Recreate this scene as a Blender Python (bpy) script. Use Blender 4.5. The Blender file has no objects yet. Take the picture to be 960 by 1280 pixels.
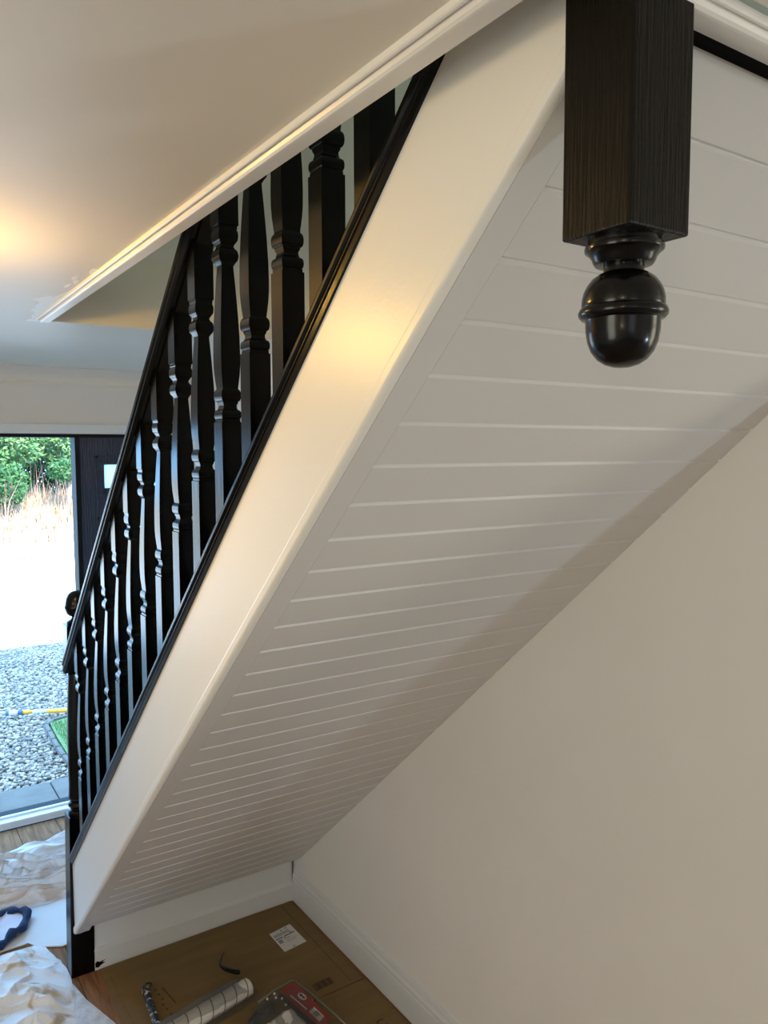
import bpy, bmesh, math, random
import numpy as np
from mathutils import Vector, Matrix, noise
random.seed(7); rng = np.random.default_rng(7)
S = bpy.context.scene
COL = S.collection

# ------------------------------------------------------------------ camera
cam_d = bpy.data.cameras.new('camera'); cam = bpy.data.objects.new('camera', cam_d); COL.objects.link(cam)
yaw, pit, rol = math.radians(33.69), math.radians(4.4756), math.radians(-.1615)
fw = Vector((math.sin(yaw)*math.cos(pit), math.cos(yaw)*math.cos(pit), -math.sin(pit)))
r0 = fw.cross(Vector((0, 0, 1))).normalized(); u0 = r0.cross(fw)
r1 = r0*math.cos(rol) + u0*math.sin(rol); u1 = -r0*math.sin(rol) + u0*math.cos(rol)
M = Matrix.Identity(4)
for i in range(3):
    M[i][0] = r1[i]; M[i][1] = u1[i]; M[i][2] = -fw[i]
M[0][3], M[1][3], M[2][3] = 0, 0, 1.95
cam.matrix_world = M
cam_d.sensor_width = 36; cam_d.sensor_fit = 'AUTO'; cam_d.lens = 980.877/1280*36
cam_d.clip_start = .02; cam_d.clip_end = 200
S.camera = cam

# ------------------------------------------------------------------ world, sun, assumed lamps, added fill light, exposure
w = bpy.data.worlds.new('world'); S.world = w; w.use_nodes = True
bg = w.node_tree.nodes['Background']; bg.inputs[0].default_value = (.27, .585, 1, 1); bg.inputs[1].default_value = 7.8
S.view_settings.view_transform = 'Standard'; S.view_settings.look = 'None'
S.view_settings.exposure = 0.0; S.view_settings.gamma = 1; S.view_settings.use_curve_mapping = False
S.cycles.max_bounces = 10; S.cycles.diffuse_bounces = 6; S.cycles.glossy_bounces = 4
S.cycles.sample_clamp_indirect = 6

def light(name, kind, loc, target, power, color, size=None, size_y=None, radius=None):
    d = bpy.data.lights.new(name, kind); d.energy = power; d.color = color
    if kind == 'AREA':
        d.shape = 'RECTANGLE'; d.size = size; d.size_y = size_y
    if radius is not None: d.shadow_soft_size = radius
    o = bpy.data.objects.new(name, d); COL.objects.link(o); o.location = loc
    if target is not None:
        o.rotation_euler = (Vector(target) - Vector(loc)).to_track_quat('-Z', 'Z').to_euler()
    return o
sun = light('sun', 'SUN', (0, 0, 10), None, 13.2, (1, .80, .52)); sun.data.angle = .01
sun.rotation_euler = Vector((-.12, .74, -.86)).to_track_quat('-Z', 'Z').to_euler()
light('fill_rear', 'AREA', (-1.3, -4.05, 1.45), (-1.3, 0, 1.25), 8, (.75, .82, 1), 1.7, 1.2)  # added fill light; its window behind the viewpoint is made up
light('fill_left', 'AREA', (-2.55, .2, 1.4), (0, .2, 1.3), 29, (1, 1, .83), 1.5, 1.2)  # added fill to brighten the right wall from an unseen side
light('assumed_floor_lamp_light', 'POINT', (2.30, -1.70, 1.12), None, 47, (.68, .84, 1), radius=.075)  # assumed unseen source, placed to light the soffit up to its shadow edge
light('assumed_upstairs_daylight', 'AREA', (-2.4, .9, 3.9), (1.4, 1.2, 3.2), 19, (.8, 1, .8), 1.2, 1.2)  # upstairs window is assumed from the light on the upper wall, none is modelled
light('assumed_pendant_light', 'POINT', (0, 1.75, 2.235), None, 14, (1, .57, .12), radius=.03)  # unseen bulb, assumed from the warm highlight on the string
light('rear_ceiling_fill', 'POINT', (-1.3, -1.0, 2.02), None, 14, (1, .82, .55), radius=.08)  # added warm fill for the ceiling, no lamp known there
light('fill_side', 'AREA', (3.9, -1.5, 1.4), (0, -1.5, 1.3), 34, (1, .94, .72), 1.5, 1.3)  # added fill light from the unseen room on the right

# ------------------------------------------------------------------ materials
def mat(name, base, rough=.5, metal=0., bump=0., bscale=40., var=0., vscale=6., stretch=(1, 1, 1), coat=0., spec=.5, col2=None, tex='noise', detail=4., distort=0.):
    m = bpy.data.materials.new(name); m.use_nodes = True
    nt = m.node_tree; b = nt.nodes['Principled BSDF']
    b.inputs['Base Color'].default_value = (*base, 1); b.inputs['Roughness'].default_value = rough
    b.inputs['Metallic'].default_value = metal; b.inputs['Specular IOR Level'].default_value = spec
    if coat: b.inputs['Coat Weight'].default_value = coat; b.inputs['Coat Roughness'].default_value = .12
    tc = nt.nodes.new('ShaderNodeTexCoord'); mp = nt.nodes.new('ShaderNodeMapping')
    mp.inputs['Scale'].default_value = stretch; nt.links.new(tc.outputs['Object'], mp.inputs[0])
    c2 = col2 or tuple(max(0, c*(1-var)) for c in base)
    if var or col2:
        if tex == 'wave':
            n = nt.nodes.new('ShaderNodeTexWave'); n.inputs['Distortion'].default_value = distort; n.inputs['Detail'].default_value = 3
            n.inputs['Scale'].default_value = vscale; n.inputs['Detail Scale'].default_value = 1.2
        else:
            n = nt.nodes.new('ShaderNodeTexNoise'); n.inputs['Scale'].default_value = vscale; n.inputs['Detail'].default_value = detail; n.inputs['Distortion'].default_value = distort
        nt.links.new(mp.outputs[0], n.inputs['Vector'])
        r = nt.nodes.new('ShaderNodeValToRGB'); r.color_ramp.elements[0].position = .35; r.color_ramp.elements[1].position = .65
        r.color_ramp.elements[0].color = (*c2, 1); r.color_ramp.elements[1].color = (*base, 1)
        nt.links.new(n.outputs[0 if tex != 'wave' else 1], r.inputs[0]); nt.links.new(r.outputs[0], b.inputs['Base Color'])
    if bump:
        n2 = nt.nodes.new('ShaderNodeTexNoise'); n2.inputs['Scale'].default_value = bscale; n2.inputs['Detail'].default_value = 5
        nt.links.new(mp.outputs[0], n2.inputs['Vector'])
        bp = nt.nodes.new('ShaderNodeBump'); bp.inputs['Strength'].default_value = bump; bp.inputs['Distance'].default_value = .01
        nt.links.new(n2.outputs[0], bp.inputs['Height']); nt.links.new(bp.outputs[0], b.inputs['Normal'])
    return m
M_wall = mat('wall_paint', (.78, .75, .72), .75, bump=.05, bscale=60, var=.03, vscale=3)
M_ceil = mat('ceiling_paint', (.79, .735, .64), .45, bump=.25, bscale=2.2, var=.03, vscale=2)
M_fresh = mat('fresh_white_paint', (.95, .96, .95), .45, bump=.2, bscale=90)
M_gloss = mat('white_satin_paint', (.84, .82, .78), .35, bump=.035, bscale=160, spec=.46)
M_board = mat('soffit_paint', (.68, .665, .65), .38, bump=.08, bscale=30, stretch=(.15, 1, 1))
M_black = mat('black_satin_paint', (.0012, .0013, .0015), .22, bump=.03, bscale=60, stretch=(1, 1, .25), spec=.26)
M_newel = mat('black_painted_oak', (.0060, .0046, .0030), .36, bump=.35, bscale=75, stretch=(4, 4, .2), spec=.15)
M_turn = mat('black_gloss_turning', (.0015, .0015, .0018), .2, bump=.02, bscale=30, spec=.35)
M_door = mat('blue_black_woodgrain_door', (.024, .044, .098), .34, bump=.6, bscale=22, stretch=(5, 5, .7), col2=(.008, .016, .040), tex='wave', vscale=5., distort=9.)
M_frame = mat('black_frame_plastic', (.006, .007, .010), .6, spec=.2)
M_upvc = mat('white_threshold_plastic', (.75, .77, .80), .3)
M_wood = mat('oak_laminate', (.30, .155, .08), .8, spec=.15, col2=(.18, .085, .04), tex='noise', vscale=7, stretch=(9, .9, 1), distort=.6)
M_card = mat('brown_cardboard', (.20, .128, .048), .85, var=.14, vscale=4, bump=.15, bscale=14, stretch=(1, 6, 1))
M_cardside = mat('cardboard_edge', (.34, .23, .13), .9)
M_ink = mat('brown_print_ink', (.07, .04, .016), .8)
M_black_ink = mat('black_print_ink', (.01, .01, .01), .6)
M_grey_ink = mat('grey_print_ink', (.25, .25, .26), .6)
M_label = mat('white_sticker_paper', (.66, .65, .63), .6)
M_sheet = mat('pale_board', (.72, .72, .74), .7, var=.05, vscale=5)
M_cloth = mat('dust_sheet_cotton', (.82, .79, .78), .9, bump=.3, bscale=160, col2=(.60, .50, .44), vscale=4, stretch=(2.2, 9, 1), distort=.8)  # tan streaks put the shade of the folds into the colour
for _n in M_cloth.node_tree.nodes:
    if _n.type == 'VALTORGB': _n.color_ramp.elements[0].position = .36; _n.color_ramp.elements[1].position = .52
M_cloth2 = mat('stained_dust_sheet', (.82, .81, .82), .9, bump=.3, bscale=160, col2=(.50, .36, .21), vscale=7, distort=1.5)
for _n in M_cloth2.node_tree.nodes:
    if _n.type == 'VALTORGB': _n.color_ramp.elements[0].position = .34; _n.color_ramp.elements[1].position = .47
M_film = mat('speckled_sheet', (.68, .68, .70), .5, bump=.5, bscale=40, var=.25, vscale=30)
M_blue = mat('navy_fabric', (.011, .034, .11), .85, bump=.6, bscale=90, var=.35, vscale=30)
M_lilac = mat('pale_lining', (.66, .64, .72), .85, bump=.4, bscale=40)
M_red = mat('red_card', (.36, .012, .016), .4)
M_roll = mat('white_roller_pile', (.80, .78, .74), .95, bump=.7, bscale=300)
M_stripe = mat('grey_roller_stripe', (.22, .21, .2), .95)
M_grey = mat('dark_grey_plastic', (.05, .055, .055), .35)
M_brush = mat('paint_splashed_handle', (.012, .012, .013), .4, col2=(.55, .56, .58), vscale=62, bump=.5, bscale=80)
M_green = mat('lawn', (.17, .27, .09), .9, var=.35, vscale=40)
M_road = mat('pale_drive', (.72, .70, .66), .9, var=.1, vscale=2, bump=.3, bscale=30)
M_soil = mat('earth', (.10, .075, .05), .95, var=.4, vscale=4)
M_gravel = mat('grey_gravel', (.34, .26, .21), .85, var=.2, vscale=30)
M_slab = mat('grey_paving', (.17, .14, .12), .85, var=.2, vscale=8, bump=.3, bscale=40)
M_leaf = mat('hedge_leaf', (.07, .16, .045), .4, col2=(.17, .30, .11), vscale=2.5)
M_leafd = mat('hedge_leaf_dark', (.035, .09, .03), .6, var=.3, vscale=3)
M_leafm = mat('hedge_leaf_mid', (.05, .15, .04), .5, var=.3, vscale=3)
M_straw = mat('dry_grass', (.64, .52, .37), .8, col2=(.34, .21, .14), vscale=5)
M_bank = mat('dry_bank_earth', (.70, .62, .50), .95, var=.3, vscale=3)
M_twig = mat('bare_twig', (.36, .24, .18), .8)
M_picket = mat('pale_picket', (.72, .69, .63), .8)
M_yellow = mat('yellow_pole', (.90, .42, .03), .4)
M_polew = mat('white_pole', (.78, .78, .80), .4)
M_pblue = mat('blue_grip', (.09, .15, .36), .5)
M_brick = mat('house_render', (.55, .52, .48), .9)
M_seal = mat('cloudy_plastic_seal', (.17, .155, .13), .25)
M_bounce_floor = mat('tan_bounce_floor', (.25, .20, .15), .95, var=.1, vscale=20)  # unseen floor, tone chosen for the light it bounces to the ceiling
M_matt = mat('matt_black_edge', (.002, .002, .002), .9, spec=.05)
M_skirt = mat('white_skirting_paint', (.66, .665, .68), .4, bump=.1, bscale=45)
M_metal = mat('lamp_metal', (.5, .5, .5), .3, metal=1)
m = M_globe = mat('lit_bulb', (1, .9, .75), .4)
m.node_tree.nodes['Principled BSDF'].inputs['Emission Color'].default_value = (1, .72, .4, 1)
m.node_tree.nodes['Principled BSDF'].inputs['Emission Strength'].default_value = 6
M_sky_block = mat('cream_sky_block', (.6, .52, .42), .9)  # for blinds added to shut sky light out of unseen windows
for _n in M_brush.node_tree.nodes:
    if _n.type == 'VALTORGB': _n.color_ramp.elements[0].position = .40; _n.color_ramp.elements[1].position = .46
M_glass = bpy.data.materials.new('frosted_glass'); M_glass.use_nodes = True
nt = M_glass.node_tree; b = nt.nodes['Principled BSDF']; nt.nodes.remove(b)
tl = nt.nodes.new('ShaderNodeBsdfTranslucent'); tl.inputs[0].default_value = (.8, .9, .88, 1)
gl = nt.nodes.new('ShaderNodeBsdfGlossy'); gl.inputs['Roughness'].default_value = .25
mx = nt.nodes.new('ShaderNodeMixShader'); mx.inputs[0].default_value = .06
nt.links.new(tl.outputs[0], mx.inputs[1]); nt.links.new(gl.outputs[0], mx.inputs[2]); nt.links.new(mx.outputs[0], nt.nodes['Material Output'].inputs[0])
M_film2 = bpy.data.materials.new('clear_crinkled_plastic'); M_film2.use_nodes = True
nt = M_film2.node_tree; b = nt.nodes['Principled BSDF']; nt.nodes.remove(b)
tr = nt.nodes.new('ShaderNodeBsdfTransparent'); tr.inputs[0].default_value = (.86, .87, .88, 1)
gl = nt.nodes.new('ShaderNodeBsdfPrincipled'); gl.inputs['Roughness'].default_value = .16; gl.inputs['Base Color'].default_value = (.42, .43, .43, 1)
fr = nt.nodes.new('ShaderNodeLayerWeight'); fr.inputs[0].default_value = .35
mp_ = nt.nodes.new('ShaderNodeMath'); mp_.operation = 'MULTIPLY_ADD'; mp_.inputs[1].default_value = .6; mp_.inputs[2].default_value = .09
nz = nt.nodes.new('ShaderNodeTexNoise'); nz.inputs['Scale'].default_value = 45; bp = nt.nodes.new('ShaderNodeBump'); bp.inputs['Strength'].default_value = .7
nt.links.new(nz.outputs[0], bp.inputs['Height']); nt.links.new(bp.outputs[0], gl.inputs['Normal'])
mx = nt.nodes.new('ShaderNodeMixShader'); nt.links.new(fr.outputs['Fresnel'], mp_.inputs[0]); nt.links.new(mp_.outputs[0], mx.inputs[0])
nt.links.new(tr.outputs[0], mx.inputs[1]); nt.links.new(gl.outputs[0], mx.inputs[2]); nt.links.new(mx.outputs[0], nt.nodes['Material Output'].inputs[0])

# ------------------------------------------------------------------ helpers
def link(name, me, m, parent=None):
    o = bpy.data.objects.new(name, me)
    if m is not None and len(me.materials) == 0: me.materials.append(m)
    COL.objects.link(o)
    if parent is not None: o.parent = parent
    return o
def mesh(name, V, F, m, parent=None, smooth=False):
    me = bpy.data.meshes.new(name); me.from_pydata([tuple(v) for v in V], [], F)
    if smooth: me.polygons.foreach_set('use_smooth', [True]*len(me.polygons))
    me.update()
    return link(name, me, m, parent)
def frombm(name, bm, m, parent=None, smooth=False):
    bmesh.ops.recalc_face_normals(bm, faces=bm.faces)
    me = bpy.data.meshes.new(name); bm.to_mesh(me); bm.free()
    if smooth: me.polygons.foreach_set('use_smooth', [True]*len(me.polygons))
    return link(name, me, m, parent)
BF = [(0, 3, 2, 1), (4, 5, 6, 7), (0, 1, 5, 4), (1, 2, 6, 5), (2, 3, 7, 6), (3, 0, 4, 7)]
def box(name, lo, hi, m, parent=None, bevel=0., seg=2):
    bm = bmesh.new(); add_box(bm, lo, hi)
    if bevel: bmesh.ops.bevel(bm, geom=bm.edges[:], offset=bevel, segments=seg, affect='EDGES', profile=.5)
    return frombm(name, bm, m, parent)
def add_box(bm, lo, hi):
    x0, y0, z0 = lo; x1, y1, z1 = hi
    v = [bm.verts.new(p) for p in [(x0,y0,z0),(x1,y0,z0),(x1,y1,z0),(x0,y1,z0),(x0,y0,z1),(x1,y0,z1),(x1,y1,z1),(x0,y1,z1)]]
    for f in BF: bm.faces.new([v[i] for i in f])
    return v
def prism(name, prof, path, m, parent=None, smooth=False):
    """prof: closed list of (a, b); path(a, b, end) -> point for end 0 and 1"""
    n = len(prof)
    V = [path(a, b, 0) for a, b in prof] + [path(a, b, 1) for a, b in prof]
    F = [(i, (i+1) % n, n+(i+1) % n, n+i) for i in range(n)] + [tuple(range(n))[::-1], tuple(range(n, 2*n))]
    bm = bmesh.new(); vs = [bm.verts.new(v) for v in V]
    for f in F: bm.faces.new([vs[i] for i in f])
    return frombm(name, bm, m, parent, smooth)
def lathe(name, prof, m, parent=None, n=40, loc=(0, 0, 0), smooth=True):
    bm = bmesh.new(); rings = []
    for r, z in prof:
        if r < 1e-5: rings.append([bm.verts.new((loc[0], loc[1], loc[2]+z))])
        else: rings.append([bm.verts.new((loc[0]+r*math.cos(2*math.pi*k/n), loc[1]+r*math.sin(2*math.pi*k/n), loc[2]+z)) for k in range(n)])
    for a, b in zip(rings, rings[1:]):
        for k in range(n):
            k2 = (k+1) % n
            if len(a) == 1 and len(b) == 1: continue
            if len(a) == 1: bm.faces.new((a[0], b[k2], b[k]))
            elif len(b) == 1: bm.faces.new((a[k], a[k2], b[0]))
            else: bm.faces.new((a[k], a[k2], b[k2], b[k]))
    for rr, rev in ((rings[0], True), (rings[-1], False)):
        if len(rr) > 1: bm.faces.new(rr[::-1] if rev else rr)
    o = frombm(name, bm, m, parent, smooth)
    if smooth: o.data.set_sharp_from_angle(angle=math.radians(38))
    return o
def tube(name, pts, r, m, parent=None, n=8, closed=False, rf=None):
    pts = [Vector(p) for p in pts]; bm = bmesh.new(); rings = []; N = len(pts)
    up = Vector((0, 0, 1))
    for i, p in enumerate(pts):
        t = (pts[(i+1) % N] - pts[i-1]) if (closed or 0 < i < N-1) else (pts[1]-pts[0] if i == 0 else pts[-1]-pts[-2])
        t.normalize(); s = t.cross(up)
        if s.length < .1: s = t.cross(Vector((1, 0, 0)))
        s.normalize(); q = s.cross(t); rr = rf(i/(N-1)) if rf else r
        rings.append([bm.verts.new(p + rr*(s*math.cos(2*math.pi*k/n) + q*math.sin(2*math.pi*k/n))) for k in range(n)])
    for i in range(N if closed else N-1):
        a, b = rings[i], rings[(i+1) % N]
        for k in range(n): bm.faces.new((a[k], a[(k+1) % n], b[(k+1) % n], b[k]))
    if not closed: bm.faces.new(rings[0][::-1]); bm.faces.new(rings[-1])
    return frombm(name, bm, m, parent, True)
def thing(name, label, cat, loc=(0, 0, 0), group=None):
    o = bpy.data.objects.new(name, None); COL.objects.link(o); o.location = loc; o.empty_display_size = .05
    return tag(o, label, cat, group)
def tag(o, label, cat, group=None, kind=None):
    o['label'] = label; o['category'] = cat
    if group: o['group'] = group
    if kind: o['kind'] = kind
    return o
def struct(o): o['kind'] = 'structure'; return o
def at(o, e):
    """keep world placement of a mesh whose vertices are in world coordinates when parented to a moved empty"""
    o.parent = e; o.matrix_parent_inverse = Matrix.Translation(e.location).inverted(); return o

SL = .896                                   # pitch of the stair: z = b - SL*y
def zb(b, y): return b - SL*y
XW = 1.495                                  # right wall
ZC, ZT = 2.364, 2.351                       # ceiling, underside of its trim
YF, YN = 2.700, .492                         # far and near edge of the stair opening
XO = .515                                   # side edge of the opening
UF = 2.60                                   # upstairs floor level
YD = 4.25                                   # inner face of the front door wall

# ------------------------------------------------------------------ floor and room shell
fl = struct(box('floor', (-2.6, -4.2, -.12), (4.0, YD+.08, -.012), M_bounce_floor))
pm = None; PW = .19; row = 0
x = -.55
while x < 1.50:                                         # laminate planks where they can be seen
    y = .7 - (row % 3)*.42
    while y < YD+.06:
        y1 = min(y+1.28, YD+.085); x1 = min(x+PW-.0025, 1.493)
        p = box('plank', (x, max(y, .3), -.012), (x1, y1-.0025, 0), M_wood, fl, bevel=.0015, seg=1)
        y += 1.28
    x += PW; row += 1
def wall(name, lo, hi, m=None): return struct(box(name, lo, hi, m or M_wall))
wr = wall('wall_right', (XW, .70, 0), (XW+.12, YD, 5.0))
struct(box('wall_right_return', (XW+.12, .70, 0), (4.0, .82, ZC), M_wall))
bm = bmesh.new()
for lo, hi in [((-2.72,-4.2,0),(-2.6,-.55,5.0)), ((-2.72,.95,0),(-2.6,YD,5.0)), ((-2.72,-.55,0),(-2.6,.95,.8)), ((-2.72,-.55,2.0),(-2.6,.95,5.0))]: add_box(bm, lo, hi)
struct(frombm('wall_left', bm, M_wall))
bm = bmesh.new()
for lo, hi in [((-2.68,-.55,.8),(-2.64,-.51,2.0)), ((-2.68,.91,.8),(-2.64,.95,2.0)), ((-2.68,-.55,.8),(-2.64,.95,.84)), ((-2.68,-.55,1.96),(-2.64,.95,2.0))]: add_box(bm, lo, hi)
w3 = struct(frombm('added_window_3', bm, M_upvc))  # unseen window frame added round the left fill light
box('sky_block_blind', (-2.637, -.55, .80), (-2.632, .95, 2.0), M_sky_block, w3)  # added to block sky light at the opening
# rear wall with two unseen window openings, one added for the rear fill light
bm = bmesh.new()
for lo, hi in [((-2.6,-4.32,0),(-2.2,-4.2,ZC)), ((-2.2,-4.32,0),(-.4,-4.2,.8)), ((-2.2,-4.32,2.1),(-.4,-4.2,ZC)), ((-.4,-4.32,0),(2.8,-4.2,ZC)),
               ((2.8,-4.32,0),(3.2,-4.2,.65)), ((2.8,-4.32,1.95),(3.2,-4.2,ZC)), ((3.2,-4.32,0),(4.12,-4.2,ZC)), ((-2.6,-4.32,ZC),(4.12,-4.2,5.0))]: add_box(bm, lo, hi)
struct(frombm('wall_rear', bm, M_wall))
bm = bmesh.new()
for lo, hi in [((4.0,-4.2,0),(4.12,-2.25,2.6)), ((4.0,-.75,0),(4.12,.82,2.6)), ((4.0,-2.25,0),(4.12,-.75,.75)), ((4.0,-2.25,2.05),(4.12,-.75,2.6))]: add_box(bm, lo, hi)
struct(frombm('wall_far_right', bm, M_wall))
bm = bmesh.new()
for lo, hi in [((4.04,-2.25,.75),(4.08,-2.21,2.05)), ((4.04,-.79,.75),(4.08,-.75,2.05)), ((4.04,-2.25,.75),(4.08,-.75,.79)), ((4.04,-2.25,2.01),(4.08,-.75,2.05))]: add_box(bm, lo, hi)
w4 = struct(frombm('added_window_4', bm, M_upvc)); box('sky_block_blind', (4.03, -2.25, .75), (4.035, -.75, 2.05), M_sky_block, w4)  # unseen window and blind added to go with the side fill light
for wn, (x0, x1, z0, z1) in {'added_window_1': (-2.2, -.4, .8, 2.1), 'unseen_window_2': (2.8, 3.2, .65, 1.95)}.items():  # unseen; the first is added to go with the rear fill light
    bm = bmesh.new()
    for lo, hi in [((x0,-4.3,z0),(x0+.04,-4.24,z1)), ((x1-.04,-4.3,z0),(x1,-4.24,z1)), ((x0,-4.3,z0),(x1,-4.24,z0+.04)), ((x0,-4.3,z1-.04),(x1,-4.24,z1))]: add_box(bm, lo, hi)
    f = struct(frombm(wn, bm, M_upvc)); box('sky_block_blind', (x0, -4.235, z0), (x1, -4.230, z1), M_sky_block, f); box('pane', (x0+.04, -4.275, z0+.04), (x1-.04, -4.268, z1-.04), M_glass, f)  # blind added behind each pane to keep sky light out
# ceiling slab with the stair opening cut out
bm = bmesh.new()
for lo, hi in [((-2.6,-4.2,ZC),(XO,YD,UF)), ((XO,YF,ZC),(XW,YD,UF)), ((XO,-4.2,ZC),(XW,YN-.05,UF)), ((XW,-4.2,ZC),(4.0,.70,UF))]: add_box(bm, lo, hi)
ceil = struct(frombm('ceiling', bm, M_ceil))
# ceiling trim round the opening: bead, cove, flat band
W = .042
def trim_prof():
    p = [(0, 0), (0, -.003)]
    p += [(.004+.004*math.cos(a), -.004-.004*math.sin(a)) for a in np.linspace(math.pi, 0, 7)][1:]
    p += [(.0080, -.0035), (.0095, -.006), (.012, -.0105), (.015, -.0128), (.018, -.0132), (W-.003, -.0132), (W, -.011), (W, 0)]
    return p
tp = trim_prof()
x_out = XO - W
def tr_side(a, b, e): return (x_out+a, (YF-.045) if e else YN-W+a, ZC+b)
struct(prism('trim_1', tp, tr_side, M_gloss))
def tr_near(a, b, e): return (XW if e else x_out+a, YN-W+a, ZC+b)
struct(prism('trim_2', tp, tr_near, M_gloss))
# black strip where the soffit meets the near trim
struct(box('trim_3', (XO+.12, YN-.004, 2.3420), (XW, YN+.003, ZC), M_matt))
# fresh filler and paint round the end of the trim
pts = [(.452,2.735),(.4655,2.66),(.458,2.63),(.456,2.60),(.458,2.575),(.450,2.545),(.438,2.53),(.446,2.49),(.4435,2.45),(.431,2.43),(.4375,2.40),(.4345,2.37),(.409,2.34),(.424,2.32),(.430,2.30),(.4435,2.27),(.461,2.262),(.4655,2.225),(x_out+.001,2.15),(x_out,YF-.045),(XO,YF-.045),(XO,YF+.002),(XO+.028,YF+.012),(XO+.01,YF+.022),(.49,YF+.022)]
nn = len(pts); V = [(a, c, ZC-.0009) for a, c in pts] + [(a, c, ZC+.001) for a, c in pts]
bm = bmesh.new(); vs = [bm.verts.new(v) for v in V]
bm.faces.new(vs[:nn]); bm.faces.new(vs[nn:][::-1])
for i in range(nn): bm.faces.new((vs[i], vs[(i+1) % nn], vs[nn+(i+1) % nn], vs[nn+i]))
frombm('fresh_paint_patch', bm, M_fresh, ceil)
for (cx, cy, n_) in [(.452, 2.11, 7), (.462, 2.04, 6), (.450, 2.00, 5), (.468, 1.91, 5)]:
    q = [(cx+random.uniform(.3, 1)*.011*math.cos(a), cy+random.uniform(.3, 1)*.05*math.sin(a)) for a in np.linspace(0, 2*math.pi, n_+1)[:-1]]
    V = [(a, c, ZC-.0008) for a, c in q] + [(a, c, ZC+.001) for a, c in q]; k = len(q)
    mesh('fresh_paint_patch', V, [tuple(range(k))[::-1]] + [(i, (i+1) % k, k+(i+1) % k, k+i) for i in range(k)], M_fresh, ceil)
# upstairs shell
wall('wall_upper_far', (XO-.12, YF, UF), (XW, YF+.12, 5.0))
wall('wall_upper_near', (-2.6, -1.6, UF), (XW+.12, -1.48, 5.0))
struct(box('wall_upper_right', (XW, -1.48, UF), (XW+.12, .70, 5.0), M_wall))
struct(box('ceiling_upper', (-2.72, -4.32, 5.0), (4.2, 4.55, 5.12), M_brick))
# front door wall
bm = bmesh.new()
for lo, hi in [((-2.6,YD,0),(-.55,4.55,5.0)), ((-.55,YD,2.04),(XW,4.55,5.0)), ((XW,YD,-.0),(4.2,4.55,5.0))]: add_box(bm, lo, hi)
struct(frombm('wall_front', bm, M_wall))
struct(box('trim_4', (-.63, YD-.016, 2.046), (XW, YD, 2.090), M_upvc, bevel=.004))
# coving over the door wall
cv = [(0, 0)] + [(.10*(1-math.sin(a)), -.075*(1-math.cos(a))) for a in np.linspace(0, math.pi/2, 9)]
cv = [(0, 0), (-.135, 0)] + [(-.135+.125*math.sin(a), -.004-.066*(1-math.cos(a))) for a in np.linspace(0, math.pi/2, 9)] + [(0, -.078)]
struct(prism('trim_5', cv, lambda a, b, e: (XW if e else -2.6, YD+a, ZC+b), M_ceil))

# skirting board along the right wall with a moulded top
sk = [(0,0),(.015,0),(.015,.098),(.0135,.101),(.0135,.107),(.0150,.110),(.0145,.116),(.0105,.124),(.0085,.131),(.0085,.136),(.0065,.140),(.0045,.147),(0,.150)]
struct(prism('baseboard_right', sk, lambda a, b, e: (XW-a, 2.945 if e else .70, b), M_skirt))
struct(prism('baseboard_hall', sk, lambda a, b, e: (XW-a, YD if e else 3.05, b), M_gloss))

# ------------------------------------------------------------------ staircase
st = thing('staircase', 'white painted straight staircase seen from below, with panelled boarded underside and deep side string', 'staircase', (1.04, 2.9, 0))
Y0, Y1 = .543, 2.945
def along(x, b, y): return (x, y, zb(b, y))
# side string: main board with plumb cuts at each end
def strp(prof, name, m, par, ya=Y0, yb=Y1, smooth=False):
    o = prism(name, prof, lambda a, b, e: along(a, b, yb if e else ya), m, None, smooth); return at(o, par)
strp([(.583,2.826),(.583,3.082),(.627,3.082),(.627,2.806),(.600,2.803),(.590,2.806)], 'side_string', M_gloss, st)
rr = .012
lower = []
arc = [(.5770+rr-rr*math.cos(a), 2.803+rr*1.0-rr*1.0*math.sin(a)) for a in np.linspace(0, math.pi/2, 7)]
lower = [(.5895,2.812),(.5835,2.812),(.5835,2.8375),(.5825,2.8375),(.5775,2.8325),(.5770,2.8295)] + arc
strp(lower, 'string_edge_moulding', M_gloss, st, yb=2.938, smooth=False)
strp([(.5898,2.8028),(.633,2.8028),(.633,2.812),(.5898,2.812)], 'string_underside_shade', M_board, st, yb=2.938)  # underside of the string, its shade painted in with the darker soffit tone
# boarded underside: each board an object, sharing one mesh
PB = .0686; bevel = .0045; th = .010
nrm = Vector((0, -SL, -1)).normalized()         # pointing out of the soffit, down and towards the viewer
tng = Vector((0, 1, -SL)).normalized()
Lb = PB/tng.y
def board_mesh(x0, x1, L):
    prof = [(-L/2, -th), (-L/2, -.0042), (-L/2+.0012, -.0040), (-L/2+bevel, 0), (L/2-bevel, 0), (L/2-.0012, -.0040), (L/2, -.0042), (L/2, -th)]
    V = []
    for xx in (x0, x1):
        for s, d in prof: V.append(Vector((xx, 0, 0)) + tng*s + nrm*d)
    n = len(prof); F = [(i, (i+1) % n, n+(i+1) % n, n+i) for i in range(n)] + [tuple(range(n))[::-1], tuple(range(n, 2*n))]
    bm = bmesh.new(); vs = [bm.verts.new(v) for v in V]
    for f in F: bm.faces.new([vs[i] for i in f])
    bmesh.ops.recalc_face_normals(bm, faces=bm.faces)
    me = bpy.data.meshes.new('board'); bm.to_mesh(me); bm.free(); return me
bme = board_mesh(.6335, XW-.001, Lb); k = 0
yc = .635 - PB/2
while yc < 2.93:
    if yc - PB/2 < YN + .0: 
        pass
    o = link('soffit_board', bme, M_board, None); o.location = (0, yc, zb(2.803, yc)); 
    o.parent = st; o.matrix_parent_inverse = Matrix.Translation(st.location).inverted()
    yc += PB; k += 1
oo = link('soffit_board', board_mesh(.6335, XW-.001, (.635-PB-YN)/tng.y), M_board, None); yy = (.635-PB+YN)/2
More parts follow.
